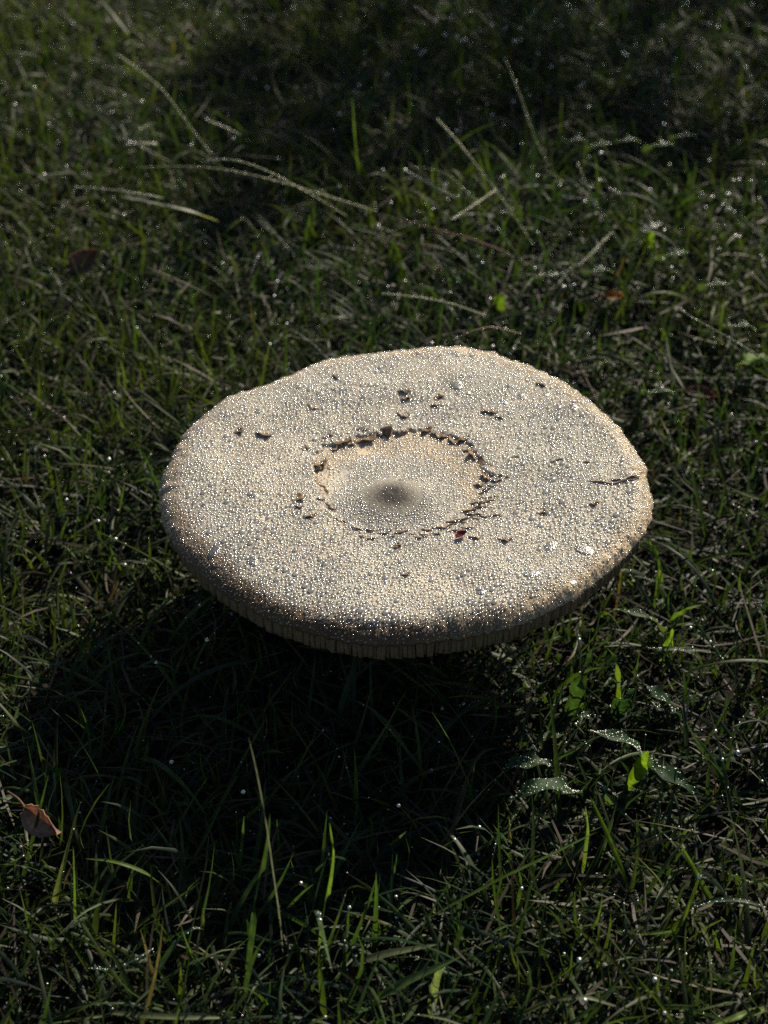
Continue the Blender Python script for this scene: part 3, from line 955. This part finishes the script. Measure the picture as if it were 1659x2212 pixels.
broad([(1335,1560,.0),(1340,1530,.012),(1352,1505,.022),(1372,1490,.026)], .0105, 'dark glossy leaf with wet shine under the right rim', (.020, .045, .020), 60)
broad([(1470,1550,.006),(1440,1515,.016),(1410,1490,.022),(1390,1478,.022)], .0100, 'dark wet leaf curling behind the glossy one', (.020, .048, .020), 60)
broad([(1445,1545,.004),(1425,1530,.012),(1405,1515,.014)], .0080, 'pale shining leaf tip beside the dark glossy leaf', (.06, .085, .05), 60)
broad([(1215,1580,.004),(1232,1556,.012),(1255,1543,.018),(1285,1548,.016)], .0095, 'dark curved leaf by the shadow edge with rippled surface', (.022, .048, .022), 60)
broad([(1220,1585,.012),(1190,1588,.016),(1165,1598,.016),(1148,1608,.014)], .0050, 'small green pointed leaf lying beneath the curved dark leaf', (.06, .09, .03), 20)
broad([(1319,1745,.006),(1315,1718,.018),(1300,1698,.024),(1290,1700,.022)], .0055, 'silvery hanging leaf below the dew beaded leaf', (.045, .075, .04), 50)
broad([(1222,1560,.0),(1240,1500,.02),(1262,1450,.032),(1280,1405,.040)], .0075, 'dark upright wide leaf under the mushroom rim', (.03, .06, .02), 10, .9)
broad([(1438,1375,.004),(1428,1352,.014),(1405,1335,.022),(1370,1322,.026),(1325,1316,.024)], .0058, 'pale grey green leaf bending below the right rim', (.06, .09, .045), 60)
broad([(1535,1408,.014),(1480,1404,.018),(1440,1402,.020),(1400,1400,.020)], .0034, 'thin straight pale leaf lying flat right of rim', (.06, .085, .045), 40)
broad([(1335,1530,.0),(1334,1470,.018),(1330,1420,.032),(1312,1400,.038)], .0036, 'upright bright stem leaf beside the right rim', (.09, .15, .02), 0, 1.0)
broad([(1425,1432,.0),(1440,1400,.012),(1450,1375,.020),(1452,1358,.026)], .0046, 'short sunlit curved leaf pointing up right of rim', (.10, .17, .02), 0, 1.0)
broad([(1420,1280,.0),(1424,1230,.016),(1415,1190,.028),(1392,1165,.036)], .0040, 'tuft leaf glowing green just outside the right rim', (.08, .14, .02), 0, .9)
broad([(1434,1270,.0),(1420,1200,.022),(1402,1170,.034)], .0034, 'second glowing leaf of the tuft outside right rim', (.08, .14, .02), 0, .8)
broad([(1445,1345,.006),(1475,1320,.018),(1520,1305,.026)], .0036, 'slim leaf tilting right away from the cap', (.07, .12, .02), 0, .5)
broad([(1395,535,.004),(1402,520,.012),(1408,500,.024)], .0110, 'bright green rounded leaf standing behind the mushroom at right', (.10, .17, .015), 0, 1.1)
broad([(1385,500,.034),(1405,490,.036),(1430,482,.036)], .0075, 'pale shining flat leaf above the bright rounded leaf', (.20, .22, .18), 90)
broad([(1070,668,.006),(1078,655,.016),(1088,640,.022)], .0100, 'small green leaf just behind the back rim', (.07, .12, .02), 0, 1.0)
broad([(1655,770,.012),(1620,775,.018),(1590,790,.016)], .0110, 'bright flat leaf at the right side of lawn', (.09, .16, .02), 10)
WEED = [(1240,300,'beside the tall thin stalk in the shade'),(1290,310,'second from the tall thin stalk'),(1350,300,'third from the tall thin stalk'),
 (1420,310,'fourth from the tall thin stalk'),(1475,290,'fifth and farthest from the tall thin stalk'),(1190,590,'under the curved seed stalk'),
 (1290,580,'just behind the small orange dead leaf'),(1450,545,'beside the bright rounded leaf'),(1540,610,'between the bright rounded leaf and knotted stalk'),
 (1600,700,'beneath the knotted stalk'),(1420,840,'beside the dark pinkish dead leaf')]
for x_, y_, where in WEED:
    dx_ = random.uniform(-40, 40)
    single_blade([(x_ - 28, y_ + 16 + dx_ * .2, .014), (x_ - 8, y_ + 2, .026), (x_ + 14, y_ - 2, .028), (x_ + 34, y_ + 8 - dx_ * .2, .020)], random.uniform(.008, .012),
                 'dew silvered weed leaf ' + where, (.045, .072, .034), 'silvered weed leaves', 'leaf', M_LEAF, 140, 0.0, .22, 'weed_leaf', 'leaf', None, .04)

# flowering stalks with seed spikes
def tube(path, r0, r1, n=14, seg=6):
    p = spline(path, n)
    Tn = np.gradient(p, axis=0); Tn /= np.linalg.norm(Tn, axis=1, keepdims=True)
    a = np.cross(Tn, np.array([.3, .2, 1.0])); a /= np.linalg.norm(a, axis=1, keepdims=True); b = np.cross(Tn, a)
    V = []
    for k in range(n):
        r = r0 + (r1 - r0) * k / (n - 1)
        for q in range(seg):
            f = 2 * math.pi * q / seg
            V.append(p[k] + a[k] * r * math.cos(f) + b[k] * r * math.sin(f))
    F = [(k * seg + q, k * seg + (q + 1) % seg, (k + 1) * seg + (q + 1) % seg, (k + 1) * seg + q) for k in range(n - 1) for q in range(seg)]
    return np.array(V), np.array(F), p, Tn, a, b

def seed_stalk(lst, label, spike=(.35, 1.0), r=.00048, col=(.34, .35, .21), scol=(.60, .57, .42), spk=34, size=.0014, group=None):
    path = px_path([(x, y, z + .010) for x, y, z in lst])
    root = empty('seed_stalk', path[0] * np.array([1, 1, 0]))
    tag(root, label, 'grass stalk', group)
    V, F, p, Tn, a, b = tube(path, r, r * .55, 22)
    obj('stem', mesh_np('stem', V, F, M_STRAW, np.tile(col, (len(V), 1))), root)
    if spk:
        vv, ff, cc, o_ = [], [], [], 0
        s = np.linspace(spike[0], spike[1], spk) * (len(p) - 1)
        for k in range(spk):
            i0 = min(int(s[k]), len(p) - 2); f = s[k] - i0
            q = p[i0] * (1 - f) + p[i0 + 1] * f
            sgn = 1 if k % 2 else -1
            d = Tn[i0] * .85 + a[i0] * .38 * sgn + b[i0] * .15; d /= np.linalg.norm(d)
            u = np.cross(d, b[i0]); u /= np.linalg.norm(u); w_ = np.cross(d, u)
            L_ = size * random.uniform(.85, 1.2)
            pts_ = [q]
            for h, wd in ((.3, .2), (.65, .17)):
                for m_ in range(5):
                    g = 2 * math.pi * m_ / 5
                    pts_.append(q + d * L_ * 1.6 * h + (u * math.cos(g) + w_ * math.sin(g)) * L_ * wd * 1.4)
            pts_.append(q + d * L_ * 1.6)
            vv += pts_
            for m_ in range(5):
                m2 = (m_ + 1) % 5
                ff += [(o_, o_ + 1 + m_, o_ + 1 + m2), (o_ + 1 + m_, o_ + 6 + m_, o_ + 6 + m2), (o_ + 1 + m_, o_ + 6 + m2, o_ + 1 + m2), (o_ + 6 + m_, o_ + 11, o_ + 6 + m2)]
            o_ += 12
        c = np.tile(scol, (len(vv), 1)) * rng.uniform(.8, 1.2, (len(vv), 1))
        obj('seed_spike', mesh_np('seed_spike', vv, ff, M_STRAW, c), root)
    nd = 26
    kk = rng.integers(0, len(p), nd)
    dp = p[kk] + rng.normal(0, r * .8, (nd, 3))
    v, f = place(Tv6, Tf6, dp, np.tile([0, 0, 1.0], (nd, 1)), rng.uniform(.0002, .00045, nd))
    o = obj('dew', mesh_np('dew', v, f, M_DEWG), root)
    tag(o, kind='stuff')
    return root

seed_stalk([(747,466,.012),(690,430,.030),(625,394,.045),(575,366,.056),(500,341,.058),(450,346,.054)], 'long arching seed stalk bent over behind the mushroom', (.2, 1))
seed_stalk([(812,456,.010),(720,428,.026),(650,405,.036),(550,378,.044),(475,363,.046),(400,358,.044),(300,362,.04)], 'seed stalk lying just under the long arching one', (.2, .8))
seed_stalk([(352,428,.04),(300,418,.044),(255,411,.045),(165,404,.04)], 'short pale seed spike pointing left above grass', (.05, 1), scol=(.42, .40, .30))
single_blade([(470,478,.02),(430,463,.034),(375,447,.04),(310,434,.04),(258,424,.036)], .0040, 'pale shining narrow blade under the short seed spike', (.30, .32, .24), name='grass_blade')
seed_stalk([(455,332,.006),(400,260,.025),(350,190,.042),(300,150,.05),(254,117,.052)], 'upright seed stalk in the far left grass', (.55, 1))
seed_stalk([(520,292,.03),(485,274,.034),(448,259,.034)], 'short seed spike lying at the shade edge', (.0, 1))
single_blade([(782,430,.0),(772,360,.03),(765,290,.055),(761,208,.08)], .0034, 'lone upright blade standing in the dark back of lawn', (.06, .10, .02), roll=1.0)
seed_stalk([(340,311,.026),(305,308,.03),(272,313,.026)], 'small curved seed spike among far left grass', (.0, 1))
single_blade([(278,72,.03),(245,30,.04),(214,-4,.045)], .0032, 'pale blade at the far left edge of lawn', (.25, .26, .20))
seed_stalk([(1150,527,.006),(1100,450,.025),(1040,370,.044),(992,308,.056),(947,259,.062)], 'straight seed stalk slanting up behind the cap', (.55, 1))
seed_stalk([(1136,575,.004),(1094,520,.018),(1046,456,.032),(1004,411,.042),(962,368,.05),(884,360,.05)], 'bent green stalk crossing below the straight seed stalk', (.9, 1), col=(.16, .20, .07), spk=0)
seed_stalk([(1070,411,.036),(1025,442,.038),(978,473,.038)], 'seed spike lying across the bent green stalk', (.0, 1), scol=(.40, .40, .30))
seed_stalk([(985,428,.034),(930,398,.04),(882,371,.042)], 'dew beaded thin spike left of the crossed stalks', (.0, 1))
seed_stalk([(1182,352,.01),(1155,300,.028),(1130,222,.048),(1094,134,.07)], 'tall thin stalk rising in the shaded back', (.4, .6), spk=10)
seed_stalk([(1097,547,.018),(1004,511,.024),(929,492,.026),(855,470,.024)], 'reddish bare stalk lying flat behind the mushroom', spk=0, col=(.20, .10, .075), r=.0006)
seed_stalk([(1139,593,.024),(1204,597,.03),(1254,570,.036),(1319,505,.044)], 'curved seed stalk above the right back rim', (.4, 1))
seed_stalk([(1400,600,.004),(1329,520,.024),(1279,425,.044),(1249,355,.055)], 'dark thin stalk crossing the curved seed stalk', (.8, 1), spk=8, col=(.06, .10, .03))
seed_stalk([(1659,782,.03),(1579,732,.038),(1529,705,.042),(1468,669,.044)], 'knotted stalk stretching in from the right', (.1, 1), col=(.10, .13, .06), scol=(.16, .18, .09))
seed_stalk([(1046,682,.03),(979,656,.034),(904,641,.036),(829,634,.034)], 'thin pale stalk lying low behind the back rim', (.3, 1))
seed_stalk([(980,735,.04),(1020,715,.044),(1060,705,.044),(1120,720,.036)], 'brown forked stalk touching the back rim', spk=0, col=(.26, .20, .12))

# ------------------------------------------------------------------ fallen leaves
def fallen_leaf(x, y, z, L_, W_, yaw, tilt, rolld, label, col, curl=.5):
    c = at(x, y, z)
    V, C = [], []
    nu, nv = 13, 9
    R_ = Matrix.Rotation(yaw, 3, 'Z') @ Matrix.Rotation(tilt, 3, 'Y') @ Matrix.Rotation(rolld, 3, 'X')
    for side in (0, 1):
        for k in range(nu):
            s = k / (nu - 1)
            wd = W_ / 2 * (math.sin(math.pi * min(1, .03 + s) ** .8) ** .8) * (1 + .07 * math.sin(s * 40))
            for q in range(nv):
                w_ = q / (nv - 1) * 2 - 1
                lx = (s - .5) * L_; ly = w_ * wd
                vein = .0004 * math.cos((s - abs(w_) * .12) * 2 * math.pi * 7) * abs(w_)
                lz = curl * W_ * .35 * w_ * w_ + .10 * L_ * math.sin(s * 2.6) + vein + (.0012 if abs(w_) < .1 else 0) * -1
                V.append(c + np.array(R_ @ Vector((lx, ly, lz - .0003 * side))))
                vn = max(0, math.cos((s - abs(w_) * .12) * 2 * math.pi * 7)) ** 8
                C.append(np.array(col) * (1 - .45 * vn) * (.6 if abs(w_) < .1 else 1) * (.9 + .2 * random.random()))
    m_ = nu * nv
    F = []
    for k in range(nu - 1):
        for q in range(nv - 1):
            b = k * nv + q
            F.append((b, b + 1, b + nv + 1, b + nv)); F.append((m_ + b + nv, m_ + b + nv + 1, m_ + b + 1, m_ + b))
    root = empty('fallen_leaf', (c[0], c[1], 0))
    tag(root, label, 'leaf')
    obj('blade', mesh_np('blade', V, F, M_DRY, C), root)
    p0 = c + np.array(R_ @ Vector((-L_ * .47, 0, 0))); p1 = c + np.array(R_ @ Vector((-L_ * .75, L_ * .05, -.002))); p2 = c + np.array(R_ @ Vector((-L_ * 1.0, L_ * .16, .001)))
    v, f, *_ = tube([p0, p1, p2], .0006, .0004, 8, 5)
    obj('stalk', mesh_np('stalk', v, f, M_DRY, np.tile(np.array(col) * .5, (len(v), 1))), root)
fallen_leaf(93, 1772, .022, .017, .0115, math.radians(-30), math.radians(12), math.radians(62), 'dry reddish brown veined leaf beside the mushroom shadow', (.36, .23, .16))
fallen_leaf(182, 565, .022, .020, .013, math.radians(40), math.radians(-20), math.radians(40), 'dull brown curled leaf half sunk in the grass', (.16, .10, .065))
fallen_leaf(1328, 642, .018, .010, .006, math.radians(10), math.radians(10), math.radians(25), 'small orange dead leaf behind the right rim', (.30, .10, .012))
fallen_leaf(1515, 855, .010, .016, .009, math.radians(-20), math.radians(5), math.radians(10), 'dark pinkish dead leaf sunk at the right', (.12, .06, .05))

#@@TREE@@
# ------------------------------------------------------------------ unseen shrub beyond the lawn, shaped to shade its back
def shrub():
    U = np.array([math.cos(SUN_AZ), -math.sin(SUN_AZ), 0]); Vv = np.cross(SUNV, U); Vv = Vv if Vv[2] > 0 else -Vv
    n = 4500
    u = rng.uniform(-.44, .85, n); L_ = rng.uniform(2.0, 2.9, n)
    top = -.160 - .55 * np.clip(u + .26, 0, 1) + .035 * vnoise(u, u * 0, 91, 7) + .02 * vnoise(u, u * 0, 92, 19) - .9 * np.clip(-.30 - u, 0, 1) ** 1.2  # crown outline follows the wanted edge of shade, seen from the sun
    v = top - rng.uniform(0, 1, n) ** 1.3 * .85
    p = u[:, None] * U + v[:, None] * Vv + L_[:, None] * SUNV
    k = p[:, 2] > .06
    p = p[k]; n = len(p)
    d = rng.normal(0, 1, (n, 3)); d /= np.linalg.norm(d, axis=1, keepdims=True)
    e = np.cross(d, rng.normal(0, 1, (n, 3))); e /= np.linalg.norm(e, axis=1, keepdims=True); f = np.cross(d, e)
    l = rng.uniform(.028, .055, n)[:, None]; w_ = l * .32
    V = np.stack([p, p + d * l * .5 + e * w_ + f * w_ * .3, p + d * l, p + d * l * .5 - e * w_ + f * w_ * .3, p + d * l * .5], 1).reshape(-1, 3)
    b = np.arange(n)[:, None] * 5
    F = np.concatenate([b + [0, 1, 4], b + [4, 1, 2], b + [0, 4, 3], b + [4, 2, 3]], 0)
    C = np.repeat(pick(GREENS, n), 5, 0)
    c0 = p.mean(0)
    root = empty('shrub', (c0[0], c0[1], 0))
    tag(root, 'unseen leafy green shrub shaped to shade the back of the lawn', 'shrub')
    obj('crown', mesh_np('crown', V, F, M_TREE, C), root)
    for q in range(9):
        t_ = p[rng.integers(0, n)]
        base = np.array([c0[0] + random.uniform(-.25, .25), c0[1] + random.uniform(-.15, .15), -.02])
        v_, f_, *_ = tube([base, (base + t_) / 2 + np.array([0, 0, .08]), t_], .014, .004, 10, 7)
        obj('stem', mesh_np('stem', v_, f_, M_BARK), root)
shrub()
